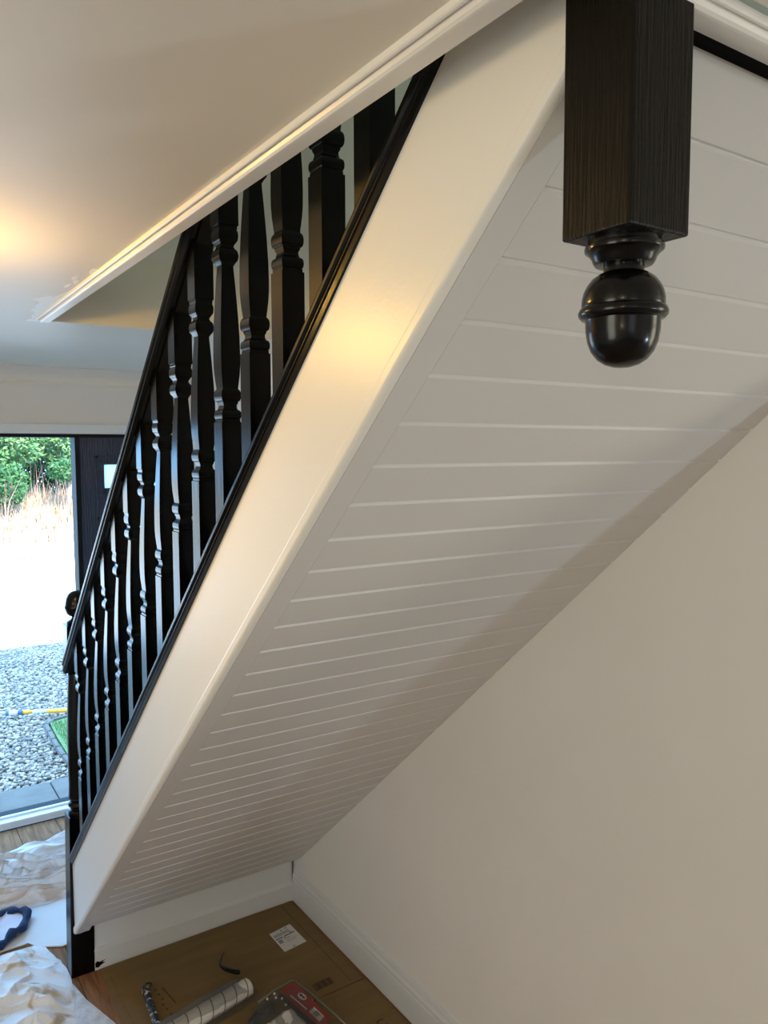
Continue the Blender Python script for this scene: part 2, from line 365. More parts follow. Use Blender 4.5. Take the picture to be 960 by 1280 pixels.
oo.location = (0, yy, zb(2.803, yy)); oo.parent = st; oo.matrix_parent_inverse = Matrix.Translation(st.location).inverted()
strp([(.628,2.8185),(.628,2.824),(XW-.001,2.824),(XW-.001,2.8185)], 'soffit_backing', M_board, st, YN+.005, 2.90)
# bottom board behind the last boards, with a bead half way up
bp_ = [(0,0),(-.014,0),(-.014,.072),(-.022,.073),(-.022,.077),(-.010,.087),(-.009,.088),(-.009,.176),(0,.176)]
at(prism('bottom_board', bp_, lambda a, b, e: (XW-.015 if e else .650, 2.959+a, b), M_skirt), st)
# treads and risers
for kk in range(1, 13):
    z = .2*kk; yn = (3.052 - z)/SL
    at(box('tread', (.628, yn-.2232, z-.028), (XW-.001, yn, z), M_gloss), st)
    at(box('riser', (.628, yn-.016, z-.2), (XW-.001, yn-.003, z-.028), M_gloss), st)
# ------------------------------------------------------------------ banister: base rail, handrail, spindles
ban = thing('banister', 'black painted stair banister with square profiled spindles between sloping rails on the white string', 'banister', (.605, 1.9, 1.3))
br = [(.5775,3.074),(.5775,3.082),(.5755,3.085)] + [(.5745+.006*(1-math.cos(a)) , 3.088+.013*math.sin(a)) for a in np.linspace(0, 1.2, 5)] + \
     [(.583,3.103),(.584,3.108),(.588,3.112),(.600,3.114),(.612,3.114),(.626,3.108),(.632,3.100),(.634,3.088),(.634,3.074)]
br = [(.5785,3.072),(.5770,3.083),(.5745,3.086),(.5745,3.089),(.5730,3.091),(.5705,3.096),(.5705,3.103),(.5725,3.109),(.5765,3.113),(.583,3.115),(.628,3.115),(.636,3.109),(.638,3.098),(.634,3.086),(.632,3.072)]
strp(br, 'base_rail', M_black, ban, .543, 2.945)
hr = [(.590,3.782),(.590,3.790),(.580,3.790),(.577,3.793),(.5725,3.800),(.5715,3.806),(.5745,3.812),(.5755,3.816),(.5715,3.823),(.5705,3.832),(.5735,3.844),(.581,3.853),(.593,3.859),(.605,3.861),
      (.617,3.859),(.629,3.853),(.6365,3.844),(.6395,3.832),(.6385,3.823),(.6345,3.816),(.6355,3.812),(.6385,3.806),(.6375,3.800),(.633,3.793),(.630,3.790),(.620,3.790),(.620,3.782)]
strp(hr, 'handrail', M_black, ban, 1.02, 2.945, False)
H = .0205
zl, zu = .204, .579                               # top of lower square, foot of upper square, above b = 3.09
P = [(1,-.03),(1,zl-.0005),(1,zl),(.90,zl+.0008),(.90,zl+.0055),(.84,zl+.006)]
P += [(.84+.14*math.sin(a), zl+.006+.0085*(1-math.cos(a))) for a in np.linspace(.3, math.pi-.25, 8)]
P += [(.72,zl+.0250),(.66,zl+.0300),(.66,zl+.0335),(.76,zl+.0375),(.77,zl+.0405)]
P += [(.80+.19*math.sin(a), zl+.0405+.0115*(1-math.cos(a))) for a in np.linspace(.25, math.pi-.2, 8)]
P += [(.78,zl+.0650),(.78,zl+.0665),(.83,zl+.0760),(.91,zl+.092),(.955,zl+.110),(.965,zl+.130),(.94,zl+.165),(.86,zl+.205),(.75,zl+.245),(.66,zl+.275),(.60,zl+.292),(.59,zl+.300)]
P += [(.62,zu-.0745),(.74,zu-.0700),(.90,zu-.0655),(.96,zu-.060),(.97,zu-.055),(.90,zu-.048),(.86,zu-.0465),(.70,zu-.0425),(.62,zu-.0385),(.72,zu-.034),(.80,zu-.032),(.82,zu-.0305)]
P += [(.82+.15*math.sin(a), zu-.0305+.0115*(1-math.cos(a))) for a in np.linspace(.25, math.pi-.25, 7)]
P += [(.88,zu-.0065),(.90,zu-.006),(.90,zu-.0008),(1,zu),(1,zu+.0005),(1,.715)]
def square_lathe(P, H):
    V = []; F = []
    dirs = [((-1,-1),(-1,1)), ((-1,1),(1,1)), ((1,1),(1,-1)), ((1,-1),(-1,-1))]
    for a, b in dirs:
        s = len(V)
        for r, z in P: V += [(a[0]*r*H, a[1]*r*H, z), (b[0]*r*H, b[1]*r*H, z)]
        for i in range(len(P)-1): F.append((s+2*i, s+2*i+2, s+2*i+3, s+2*i+1))
    s = len(V); V += [(c[0]*P[0][0]*H, c[1]*P[0][0]*H, P[0][1]) for c in ((-1,-1),(1,-1),(1,1),(-1,1))] + [(c[0]*P[-1][0]*H, c[1]*P[-1][0]*H, P[-1][1]) for c in ((-1,-1),(1,-1),(1,1),(-1,1))]
    F += [(s+3, s+2, s+1, s), (s+4, s+5, s+6, s+7)]
    me = bpy.data.meshes.new('baluster'); me.from_pydata(V, [], F); me.polygons.foreach_set('use_smooth', [True]*len(F)); me.update()
    me.set_sharp_from_angle(angle=math.radians(50)); return me
bal = square_lathe(P, H)
for i in range(15):
    y = .909 + H + .1327*i
    o = link('baluster', bal, M_black, ban); o.matrix_parent_inverse = Matrix.Translation(ban.location).inverted()
    o.location = (.6055, y, zb(3.092, y)+H*SL)
# one sloping fillet between spindles under the handrail
# ------------------------------------------------------------------ newel posts
def blk(e, lo, hi, name='block', m=None, bev=.0025): return at(box(name, lo, hi, m or M_newel, None, bevel=bev, seg=2), e)
hn = thing('newel_post', 'thick black square newel hanging at the top of the stairs, ending in an acorn drop', 'newel post', (.608, .503, 2.15))
blk(hn, (.566, .463, 2.147), (.650, .543, 3.55), 'post_shaft')
cx, cy = .608, .503
ac = [(0,2.028),(.008,2.0285),(.016,2.031),(.023,2.0355),(.029,2.043),(.0325,2.052),(.0343,2.062),(.0347,2.0715),
      (.0350,2.0725),(.0385,2.0735),(.0410,2.0765),(.0415,2.0795),(.0400,2.0832),(.0380,2.0845),(.0385,2.0865),(.0382,2.092),(.0368,2.0985),(.034,2.1045),(.0295,2.1105),(.0235,2.1148),(.0190,2.1165),
      (.0188,2.1172),(.0188,2.1228),(.0265,2.1235),(.0285,2.1262),(.0298,2.1300),(.0330,2.1342),(.0360,2.1362),(.0367,2.1385),(.0362,2.1410),(.0335,2.1422),(.0335,2.1475)]
at(lathe('acorn_finial', ac, M_turn, None, 56, (cx, cy, 0)), hn)
bn = thing('newel_post', 'slim black turned newel standing on the floor at the foot of the stairs', 'newel post', (.608, 2.984, 0))
X0, X1, NY0, NY1 = .566, .650, 2.944, 3.024
lean = Matrix.Identity(4)
parts = [blk(bn, (X0, NY0, 0), (X1, NY1, .612), 'lower_block', M_black), blk(bn, (X0+.001, NY0, 1.190), (X1+.001, NY1, 1.322), 'upper_block', M_black)]
tn = [(.036,.600),(.0385,.617),(.037,.626),(.030,.631),(.030,.637),(.037,.641),(.040,.648),(.037,.655),(.031,.659),(.031,.664),(.0345,.668),(.037,.675),(.0355,.69),(.0345,.72),(.0365,.80),(.0375,.90),(.0365,1.0),(.034,1.08),(.0315,1.135),(.031,1.142),
      (.036,1.146),(.0385,1.153),(.036,1.160),(.031,1.164),(.030,1.172),(.034,1.178),(.0385,1.187),(.038,1.20)]
at(lathe('turned_shaft', tn, M_turn, None, 32, (.609, 2.984, 0)), bn)
fb = [(.030,1.318),(.036,1.326),(.036,1.332),(.024,1.338),(.019,1.345),(.019,1.350),(.028,1.353),(.0365,1.362),(.0410,1.376),(.0435,1.383),(.0440,1.388),(.0415,1.392),(.0405,1.402),(.0375,1.418),(.031,1.431),(.020,1.440),(.010,1.4435),(0,1.4445)]
at(lathe('ball_finial', fb, M_turn, None, 32, (.611, 2.984, 0)), bn)
bn.rotation_euler = (0, .019, 0)
sp = mesh('paint_spill', [(.652,2.9435,.012),(.664,2.9435,.010),(.672,2.9435,.017),(.688,2.9435,.022),(.676,2.9435,.027),(.690,2.9435,.034),(.668,2.9435,.030),(.658,2.9435,.036),(.651,2.9435,.030)], [tuple(range(9))[::-1]], M_black, None)
at(sp, st)

# ------------------------------------------------------------------ front door and frame
fr = struct(thing('door_frame', '', '')); del fr['label']; del fr['category']; fr.name = 'trim_6'
box('head', (-.55, 4.27, 2.022), (XW, 4.37, 2.046), M_frame, fr, .003)
box('jamb', (.928, 4.27, .05), (.952, 4.37, 2.03), M_frame, fr, .003)
box('jamb', (-.55, 4.27, .05), (-.51, 4.37, 2.03), M_frame, fr, .003)
box('sill', (-.55, 4.34, 0), (XW, 4.40, .040), M_upvc, fr, .006)
box('sill_nosing', (-.55, 4.385, .034), (XW, 4.405, .052), M_upvc, fr, .004)
box('weather_bar', (-.55, 4.405, -.02), (XW, 4.46, .046), M_frame, fr, .004)
box('drip_rail', (-.55, 4.462, .012), (XW, 4.478, .026), M_upvc, fr, .003)
box('outer_sill', (-.55, 4.46, -.10), (XW, 4.57, .006), M_frame, fr, .003)
dr = struct(bpy.data.objects.new('door_1', None)); COL.objects.link(dr); dr.location = (1.22, 4.3, .05)
DX0, DX1, DZ0, DZ1 = .953, 1.490, .052, 2.022
lx0, lx1 = 1.073, 1.385
lights = [(1.752, 1.883), (1.425, 1.556), (1.098, 1.229), (.771, .902)]
bm = bmesh.new(); zs = DZ0
for (a, b) in sorted(lights):
    add_box(bm, (DX0, 4.290, zs), (DX1, 4.334, a)); zs = b
    add_box(bm, (DX0, 4.290, a), (lx0, 4.334, b)); add_box(bm, (lx1, 4.290, a), (DX1, 4.334, b))
add_box(bm, (DX0, 4.290, zs), (DX1, 4.334, DZ1))
def atd(o): return at(o, dr)
atd(frombm('leaf', bm, M_door))
for a, b in lights:
    g = atd(box('glass_pane', (lx0, 4.308, a), (lx1, 4.314, b), M_glass, None))
    for lo, hi in [((lx0-.042,4.282,a-.030),(lx0-.026,4.291,b+.044)), ((lx1+.026,4.282,a-.030),(lx1+.042,4.291,b+.044)), ((lx0-.042,4.282,b+.030),(lx1+.042,4.291,b+.044)), ((lx0-.042,4.282,a-.044),(lx1+.042,4.291,a-.030)),
                   ((lx0-.010,4.284,a-.010),(lx0+.003,4.306,b+.010)), ((lx1-.003,4.284,a-.010),(lx1+.010,4.306,b+.010)), ((lx0,4.284,b-.003),(lx1,4.306,b+.010)), ((lx0,4.284,a-.010),(lx1,4.306,a+.003))]:
        atd(box('glazing_bead', lo, hi, M_door, None, .002, 1))
# pendant lamp assumed from its warm glow, just outside the frame on the left
PLX = 0
pl = thing('unseen_ceiling_lamp', 'small bare bulb lamp, unseen and assumed from its glow, on the ceiling to the left of the stairs', 'lamp', (0, 1.75, ZC))
at(lathe('ceiling_rose', [(.045,ZC),(.045,ZC-.012),(.03,ZC-.022),(.012,ZC-.026),(.012,ZC-.05),(0,ZC-.05)], M_metal, None, 24, (0, 1.75, 0)), pl)
at(lathe('holder_light_cap', [(.016,ZC-.05),(.020,ZC-.080),(.048,ZC-.088),(.048,ZC-.091),(0,ZC-.091)], M_metal, None, 20, (0, 1.75, 0)), pl)  # holder with a wide cap added to block light going up to the ceiling

rcl = thing('unseen_ceiling_lamp', 'unseen bulb fitting added behind the viewpoint to carry the warm fill light', 'lamp', (-1.3, -1.0, ZC))  # made-up fitting for the rear fill light
at(lathe('ceiling_rose', [(.045,ZC),(.045,ZC-.012),(.006,ZC-.03),(.004,ZC-.20),(.018,ZC-.21),(.018,ZC-.25),(0,ZC-.25)], M_metal, None, 24, (-1.3,-1.0,0)), rcl)  # part of the added fitting for the rear fill light
flp = thing('assumed_floor_lamp', 'unseen slim floor lamp assumed in the next room beyond the end of the wall', 'lamp', (2.30, -1.70, 0))  # made-up lamp, added to carry the light that edges the soffit shadow
at(lathe('base', [(.12,0),(.12,.012),(.02,.02),(0,.02)], M_metal, None, 28, (2.30,-1.70,0)), flp)
at(lathe('pole', [(.011,.018),(.011,1.0),(.018,1.01),(.018,1.035),(0,1.035)], M_metal, None, 16, (2.30,-1.70,0)), flp)
# ------------------------------------------------------------------ things on the floor under the stairs
def flat_sheet(name, outline, z0, t, m, parent=None):
    n = len(outline); bm = bmesh.new()
    lo = [bm.verts.new((a, b, z0)) for a, b in outline]; hi = [bm.verts.new((a, b, z0+t)) for a, b in outline]
    bm.faces.new(lo[::-1]); bm.faces.new(hi)
    for i in range(n): bm.faces.new((lo[i], lo[(i+1) % n], hi[(i+1) % n], hi[i]))
    return frombm(name, bm, m, parent)
cb = thing('cardboard_sheet', 'large flattened brown cardboard box covering the floor under the stairs with white shipping label', 'cardboard', (1.05, 2.6, 0))
def C_(o): return at(o, cb)
C_(flat_sheet('main_panel', [(.690,2.938),(1.470,2.940),(1.463,2.342),(1.10,2.338),(.690,2.33)], 0, .005, M_card))
C_(flat_sheet('folded_flap', [(.655,2.61),(.663,2.925),(.689,2.937),(.6893,2.20),(.655,2.20)], 0, .0045, M_card))
C_(flat_sheet('end_panel', [(.690,2.322),(1.12,2.333),(1.470,2.336),(1.468,1.75),(.690,1.75)], 0, .0052, M_card))
C_(flat_sheet('crease', [(1.416,2.93),(1.4185,2.93),(1.4185,2.35),(1.416,2.35)], .0049, .0004, M_ink))
C_(flat_sheet('torn_paper_edge', [(1.19,2.326),(1.25,2.334),(1.252,2.345),(1.20,2.342)], .005, .0006, M_label))
ZK = .0053
lab = C_(flat_sheet('shipping_label', [(1.288,2.775),(1.388,2.792),(1.392,2.652),(1.290,2.640)], ZK-.0004, .0007, M_label))
def sub(o, p): o.parent = p; return o
def lp(u, v):   # label coordinates 0..1
    a = Vector((1.289,2.640)).lerp(Vector((1.391,2.652)), u); b = Vector((1.288,2.775)).lerp(Vector((1.388,2.792)), u); q = a.lerp(b, v); return (q.x, q.y)
def lbar(u0, v0, u1, v1, m): 
    o = flat_sheet('label_print', [lp(u0,v0), lp(u1,v0), lp(u1,v1), lp(u0,v1)], ZK+.0002, .0004, m); sub(o, lab)
lbar(.05,.60,.36,.635,M_black_ink); lbar(.38,.575,.47,.60,M_black_ink); lbar(.45,.60,.92,.635,M_black_ink)
for k in range(12): lbar(.08+.06*k, .70, .115+.06*k, .84, M_grey_ink)
lbar(.45,.885,.56,.935,M_grey_ink); lbar(.66,.90,.78,.955,M_grey_ink)
lbar(.08,.38,.26,.55,M_grey_ink); lbar(.36,.49,.62,.52,M_grey_ink); lbar(.36,.40,.85,.415,M_grey_ink); lbar(.36,.33,.80,.345,M_grey_ink); lbar(.72,.66,.83,.70,M_grey_ink); lbar(.42,.03,.54,.07,M_grey_ink)
# printed marks on the cardboard
for k, (px, py) in enumerate([(1.285,2.375)]):
    icon = C_(flat_sheet('printed_icon', [(px,py),(px+.075,py+.004),(px+.076,py+.042),(px+.001,py+.038)], ZK-.0004, .0005, M_ink))
    for lo, hi in [((.006,.005),(.009,.033)), ((.030,.005),(.033,.036)), ((.054,.006),(.057,.038))]:
        sub(flat_sheet('printed_icon_mark', [(px+lo[0],py+lo[1]),(px+hi[0],py+lo[1]),(px+hi[0],py+hi[1]),(px+lo[0],py+hi[1])], ZK, .0004, M_card), icon)
# the letter C near the frame edge
arc_o = [(1.395+.020*math.cos(a), 2.112+.020*math.sin(a)) for a in np.linspace(math.radians(45), math.radians(315), 15)]
arc_i = [(1.395+.012*math.cos(a), 2.112+.012*math.sin(a)) for a in np.linspace(math.radians(315), math.radians(45), 15)]
C_(flat_sheet('printed_letter', arc_o+arc_i, ZK-.0002, .0004, M_ink))
for k in range(6):
    x_ = .800 + .004*(k % 3); y_ = 2.70-.030*k
    C_(flat_sheet('printed_mark', [(x_,y_),(x_+.007,y_+.002),(x_+.005,y_+.011),(x_-.001,y_+.010)], ZK-.0004, .0005, M_ink))
C_(flat_sheet('printed_mark', [(.826,2.705),(.831,2.705),(.845,2.60),(.840,2.60)], ZK-.0004, .0005, M_ink))
# black curved strip
pts = []
for t in np.linspace(0, 1, 14):
    pts.append((1.082 - .030*math.sin(t*math.pi)*.9 - .0*t, 2.755 - .165*t, .011+.03*t))
P0, P1 = Vector((1.092,2.765,.010)), Vector((1.066,2.560,.055))
pts = [P0.lerp(P1, t) + Vector((-.040, 0, 0))*math.sin(t*math.pi)**.9 for t in np.linspace(0, 1, 14)]
tag(tube('cable_tie', pts, .004, M_black, n=6, rf=lambda t: .0012+.0066*min(1, t*1.6)), 'curved black plastic strip standing up from the cardboard behind the paint roller sleeve', 'cable tie')
# paint roller sleeve with spiral stripes
rl = thing('roller_sleeve', 'white fluffy paint roller sleeve with grey spiral stripes lying on the cardboard', 'paint roller', (.93, 2.45, .006))
A0, A1 = Vector((1.075, 2.490, .040)), Vector((.70, 2.405, .042)); R_ = .031
ax = (A1-A0).normalized(); sd = ax.cross(Vector((0,0,1))).normalized(); upv = sd.cross(ax)
Lr = (A1-A0).length; bm = bmesh.new(); nr, ns = 70, 28; rings = []
prof = [(0.0, .010), (0.0, .024), (.004, .029)] + [(t, R_) for t in np.linspace(.009, Lr-.009, 40)] + [(Lr-.004, .029), (Lr, .024)]
for s, r in prof:
    rings.append([bm.verts.new(A0+ax*s + (sd*math.cos(2*math.pi*k/ns)+upv*math.sin(2*math.pi*k/ns))*(r+random.uniform(-.0004,.0004))) for k in range(ns)])
for a, b in zip(rings, rings[1:]):
    for k in range(ns): bm.faces.new((a[k], a[(k+1) % ns], b[(k+1) % ns], b[k]))
bm.faces.new(rings[-1])
at(frombm('sleeve', bm, M_roll, None, True), rl)
turns = Lr/.050; V = []; F = []; n_ = int(turns*26)
for i in range(n_+1):
    a = i/26*2*math.pi; s = .006 + (Lr-.016)*i/n_
    for ds in (-.0022, .0022): V.append(A0+ax*(s+ds)+(sd*math.cos(a)+upv*math.sin(a))*(R_+.0007))
for i in range(n_): F.append((2*i, 2*i+1, 2*i+3, 2*i+2))
at(mesh('spiral_stripe', V, F, M_stripe, None, True), rl)
at(tube('core', [A0+ax*.001, A0+ax*.03], .0105, M_grey, None, 16), rl)
# clear plastic bag pieces
def crumple(name, c0, c1, c2, c3, h, m, parent=None, n=22, seed=0, amp=.006, base=.012, sol=0):
    """quad patch c0..c3 (x,y) ballooned upward by h with crinkles"""
    V = []; F = []
    for j in range(n+1):
        for i in range(n+1):
            u, v = i/n, j/n
            p = (1-u)*(1-v)*np.array(c0)+u*(1-v)*np.array(c1)+u*v*np.array(c2)+(1-u)*v*np.array(c3)
            e = min(1, 5*min(u, 1-u, v, 1-v)); e = e*e*(3-2*e)
            q = noise.noise(Vector((u*5+seed, v*5, seed)))+.6*abs(noise.noise(Vector((u*13, v*11+seed, 2))))
            V.append((p[0]+.004*noise.noise(Vector((v*9, seed, u*9))), p[1]+.004*noise.noise(Vector((seed, v*9, u*9+4))), base + h*e + amp*q*(.25+e)))
    for j in range(n):
        for i in range(n): F.append((j*(n+1)+i, j*(n+1)+i+1, (j+1)*(n+1)+i+1, (j+1)*(n+1)+i))
    return mesh(name, V, F, m, parent, True)
bag = at(crumple('wrapper', (.66,2.36), (1.10,2.455), (1.115,2.545), (.66,2.452), .068, M_film2, None, 24, 3, .004, .008), rl)
# roller pack: bag with red header card, dark tray piece and white sleeves inside
pk = thing('roller_pack', 'clear plastic pack with red header card and white rollers inside, on the cardboard', 'paint roller pack', (1.12, 2.28, .006))
def K_(o): return at(o, pk)
K_(crumple('white_filling', (.88,2.04), (1.19,2.08), (1.165,2.335), (.99,2.285), .052, M_roll, None, 18, 8, .008, .012))
K_(crumple('dark_insert', (1.00,2.33), (1.10,2.345), (1.125,2.400), (1.02,2.375), .012, M_grey, None, 14, 5, .006, .014))
# header card, gently bowed
c = [(1.146,2.389),(1.207,2.403),(1.236,2.180),(1.170,2.160)]
def card_pt(u, v, dz=0.):   # u across, v along
    a = Vector(c[0]).lerp(Vector(c[1]), u); b_ = Vector(c[3]).lerp(Vector(c[2]), u); q = a.lerp(b_, v)
    return (q.x, q.y, .046+.006*math.sin(v*3.0+u)+.004*math.sin(u*3.1)+dz)
def card_patch(name, poly, m, dz, th=.0006):
    n = len(poly); V = [card_pt(u, v, dz+th) for u, v in poly]+[card_pt(u, v, dz) for u, v in poly]
    return mesh(name, V, [tuple(range(n)), tuple(range(2*n-1, n-1, -1))] + [(i, n+i, n+(i+1) % n, (i+1) % n) for i in range(n)], m)
V = []; F = []; n = 10
for j in range(n+1):
    for i in range(n+1): V.append(card_pt(i/n, j/n))
for j in range(n):
    for i in range(n): F.append((j*(n+1)+i, (j+1)*(n+1)+i, (j+1)*(n+1)+i+1, j*(n+1)+i+1))
hc = K_(mesh('header_card', V, F, M_red, None, True))
def onc(o): o.parent = hc; return o
onc(card_patch('dark_band', [(-.20,.03),(.0,.0),(.03,.25),(.02,.5),(.10,.8),(.18,1.0),(-.05,1.0),(-.16,.7),(-.22,.4)], M_black_ink, .0012))
onc(card_patch('logo_disc', [(.66+.20*math.cos(a), .36+.095*math.sin(a)) for a in np.linspace(0, 2*math.pi, 20)[:-1]], M_label, .0014))
onc(card_patch('logo_figure', [(.58,.32),(.66,.30),(.76,.33),(.70,.38),(.78,.41),(.70,.42),(.60,.40),(.64,.36)], M_black_ink, .0022))
onc(card_patch('print_line', [(.22,.20),(.28,.20),(.34,.62),(.28,.62)], M_label, .0014))
onc(card_patch('barcode_label', [(.30,.68),(.72,.66),(.76,.90),(.34,.93)], M_label, .0020))
for k in range(6): onc(card_patch('barcode_bar', [(.36+.055*k,.74),(.385+.055*k,.74),(.395+.055*k,.84),(.37+.055*k,.84)], M_grey_ink, .0028))
K_(crumple('clear_bag', (.93,2.03), (1.262,2.10), (1.214,2.424), (1.06,2.428), .058, M_film2, None, 30, 1, .007, .008))
K_(tube('sealed_edge', [(1.075,2.418,.022),(1.14,2.426,.034),(1.205,2.428,.044),(1.218,2.418,.048),(1.232,2.32,.052),(1.246,2.22,.052),(1.264,2.10,.046)], .0038, M_seal, None, 8))
for (u, v) in [(1.117,2.372),(1.085,2.362),(1.112,2.350),(1.128,2.335),(1.125,2.30)]:
    K_(lathe('foam_bead', [(0,-.004),(.003,-.003),(.0042,0),(.003,.003),(0,.004)], M_roll, None, 8, (u, v, .066)))
# paint splashed brush handle
bh = thing('brush_handle', 'black brush handle splashed with white paint lying on the left edge of the cardboard', 'paint brush', (.75, 2.6, .006))
B0, B1 = Vector((.768, 2.705, .020)), Vector((.738, 2.40, .024))
at(tube('handle', [B0.lerp(B1, t) for t in np.linspace(0, 1, 14)], .014, M_brush, None, 12, rf=lambda t: .0155-.0035*math.sin(min(1, t*2)*math.pi)+.002*math.sin(t*9)), bh)
at(tube('ferrule', [B0+Vector((.002, .016, 0)), B0-Vector((0, .002, 0))], .012, M_grey, None, 12), bh)
at(tube('hanging_loop', [B0+Vector((.014+.012*math.cos(a), .016+.012*math.sin(a), .004)) for a in np.linspace(0, 2*math.pi, 13)[:-1]], .0022, M_black, None, 6, closed=True), bh)

# ------------------------------------------------------------------ things on the hall floor by the door
def cloth(name, outline_f, n, m, amp, base, seed, fold, label, cat='dust sheet', ang=0.):
    """outline_f(u,v)->(x,y); folds from ridged noise"""
    V = []; F = []
    for j in range(n+1):
        for i in range(n+1):
            u, v = i/n, j/n; x, y = outline_f(u, v)
            e = min(1, 9*min(u, 1-u, v, 1-v))
            xx = x*math.cos(ang)+y*math.sin(ang); yy = -x*math.sin(ang)+y*math.cos(ang)
            d1 = noise.noise(Vector((xx*3, yy*3, seed)))*.12
            a = 1-abs(noise.noise(Vector((xx*fold[0]+seed, (yy+d1)*fold[1], seed))))*2.2
            b_ = 1-abs(noise.noise(Vector((xx*fold[0]*2.3, (yy+d1)*fold[1]*2.1, seed+5))))*2
            z = base + amp*e*(max(0, a)**2.2*.85 + max(0, b_)**2.5*.35 + .25*noise.noise(Vector((xx*5, yy*5, seed)))+.2)
            V.append((x+.012*noise.noise(Vector((x*12, y*12, seed))), y+.018*noise.noise(Vector((y*9, x*9, seed+2))), max(base, z)))
    for j in range(n):
        for i in range(n): F.append((j*(n+1)+i, j*(n+1)+i+1, (j+1)*(n+1)+i+1, (j+1)*(n+1)+i))
    o = mesh(name, V, F, m, None, True); tag(o, label, cat); return o
ps = flat_sheet('pale_sheet', [(-.15,3.30),(.36,3.262),(.47,3.258),(.495,3.215),(.575,3.165),(.80,3.18),(.84,3.78),(-.15,3.75)], .001, .005, M_sheet)
tag(ps, 'flat pale card sheet lying on the hall floor between two crumpled dust sheets', 'card sheet')
cloth('dust_sheet', lambda u, v: (-.25+1.5*u, 3.50+.05*math.sin(u*8)+.10*u + (.60-.06*u+.03*math.sin(u*11))*v), 260, M_cloth, .055, .008, 3.1, (2.6, 16),
      'crumpled cream dust sheet bunched on the floor just inside the front door', ang=-.25)
cloth('dust_sheet', lambda u, v: (-.20+(.735-.03*math.sin(v*7))*u, 2.35+.86*v+.03*math.sin(u*9)), 230, M_cloth2, .040, .004, 8.3, (9, 4.5),
      'cream dust sheet with brown stains heaped left of the black newel foot', ang=.7)
tag(flat_sheet('plastic_film', [(.44,2.35),(.60,2.40),(.640,2.62),(.585,2.80),(.560,2.93),(.555,3.08),(.50,3.19),(.40,3.2),(.34,2.6)], .0008, .002, M_film), 'speckled thin protective film on the floor at the newel foot', 'floor film')
# navy ring of cloth
rg = thing('cloth_cap', 'crumpled navy blue rimmed cloth cap lying on the pale sheet', 'cap', (.375, 3.415, .008))
pr = []
for k in range(36):
    a = 2*math.pi*k/36; rr_ = .108+.010*math.sin(3*a+1)+.006*math.sin(7*a)-(.028 if 1.1 < a < 1.9 else 0)
    pr.append((.375+rr_*math.cos(a)*1.0, 3.415+rr_*1.15*math.sin(a), .026+.006*math.sin(5*a)))
at(tube('rim', pr, .02, M_blue, None, 10, True, rf=lambda t: .016+.0045*math.sin(61*t)+.003*math.sin(133*t)), rg)
V = [(.375, 3.415, .018)]; 
for ring in range(1, 7):
    for k in range(36):
        q = pr[k]; t = ring/6
        V.append((.375+(q[0]-.375)*t, 3.415+(q[1]-3.415)*t, .018+.010*abs(noise.noise(Vector((q[0]*20*t, q[1]*20*t, 1))))+.004*t))
F = [(0, 1+k, 1+(k+1) % 36) for k in range(36)]
for ring in range(5):
    for k in range(36): a = 1+ring*36+k; b_ = 1+ring*36+(k+1) % 36; F.append((a, a+36, b_+36, b_))
at(mesh('lining', V, F, M_lilac, None, True), rg)

# ------------------------------------------------------------------ outdoors
GZ = -.16
gr = struct(box('ground', (-25, 4.55, -1.2), (40, 60, GZ-.02), M_soil))
struct(box('drive', (-20, 8.6, GZ-.02), (30, 16.7, GZ), M_road)).name = 'driveway'
struct(box('gravel_bed', (-6, 5.1, GZ-.02), (6, 8.6, GZ-.008), M_gravel))
pv = struct(bpy.data.objects.new('doorstep_paving', None)); COL.objects.link(pv)
x = -1.5
while x < 2.6:
    box('paving_slab', (x, 4.575, -.20), (x+.595, 5.13, -.105+random.uniform(-.002, .002)), M_slab, pv, .006); x += .60
bm = bmesh.new(); x = -.3
while x < 2.0: add_box(bm, (x, 4.70, -.107), (x+.022, 4.725, -.1015)); x += .04
dg = frombm('drain_grille', bm, M_frame, pv); dg['kind'] = 'stuff'
# gravel: loose stones in one mesh
def stones(name, n, xr, yr, z, smin, smax, m, label):
    cube = np.array([(-1,-1,-.7),(1,-1,-.7),(1,1,-.7),(-1,1,-.7),(-.7,-.7,.7),(.7,-.7,.7),(.7,.7,.7),(-.7,.7,.7)], float)
    X = rng.uniform(*xr, n); Y = rng.uniform(*yr, n); s = rng.uniform(smin, smax, n); a = rng.uniform(0, 6.28, n)
    b = cube[None]*s[:, None, None]*rng.uniform(.65, 1.1, (n, 1, 3)) * (1+rng.uniform(-.25, .25, (n, 8, 3)))
    ca, sa = np.cos(a)[:, None], np.sin(a)[:, None]
    x_ = b[..., 0]*ca-b[..., 1]*sa+X[:, None]; y_ = b[..., 0]*sa+b[..., 1]*ca+Y[:, None]; z_ = b[..., 2]*.7+z+s[:, None]*.3+rng.uniform(0, .012, n)[:, None]
    V = np.stack([x_, y_, z_], -1).reshape(-1, 3)
    F = (np.array(BF)[None]+8*np.arange(n)[:, None, None]).reshape(-1, 4)
    me = bpy.data.meshes.new(name); me.vertices.add(len(V)); me.vertices.foreach_set('co', V.ravel())
    me.loops.add(F.size); me.loops.foreach_set('vertex_index', F.ravel()); me.polygons.add(len(F))
    me.polygons.foreach_set('loop_start', np.arange(0, F.size, 4)); me.polygons.foreach_set('loop_total', np.full(len(F), 4)); me.update(); me.validate()
    mi = rng.integers(0, 3, n); 
    o = link(name, me, None)
    for q in (M_gravel, M_gr2, M_gr3): me.materials.append(q)
    me.polygons.foreach_set('material_index', np.repeat(mi, 6)); tag(o, label, 'gravel', kind='stuff'); return o
M_gr2 = mat('pale_gravel', (.52, .42, .34), .85); M_gr3 = mat('dark_gravel', (.22, .18, .15), .85)
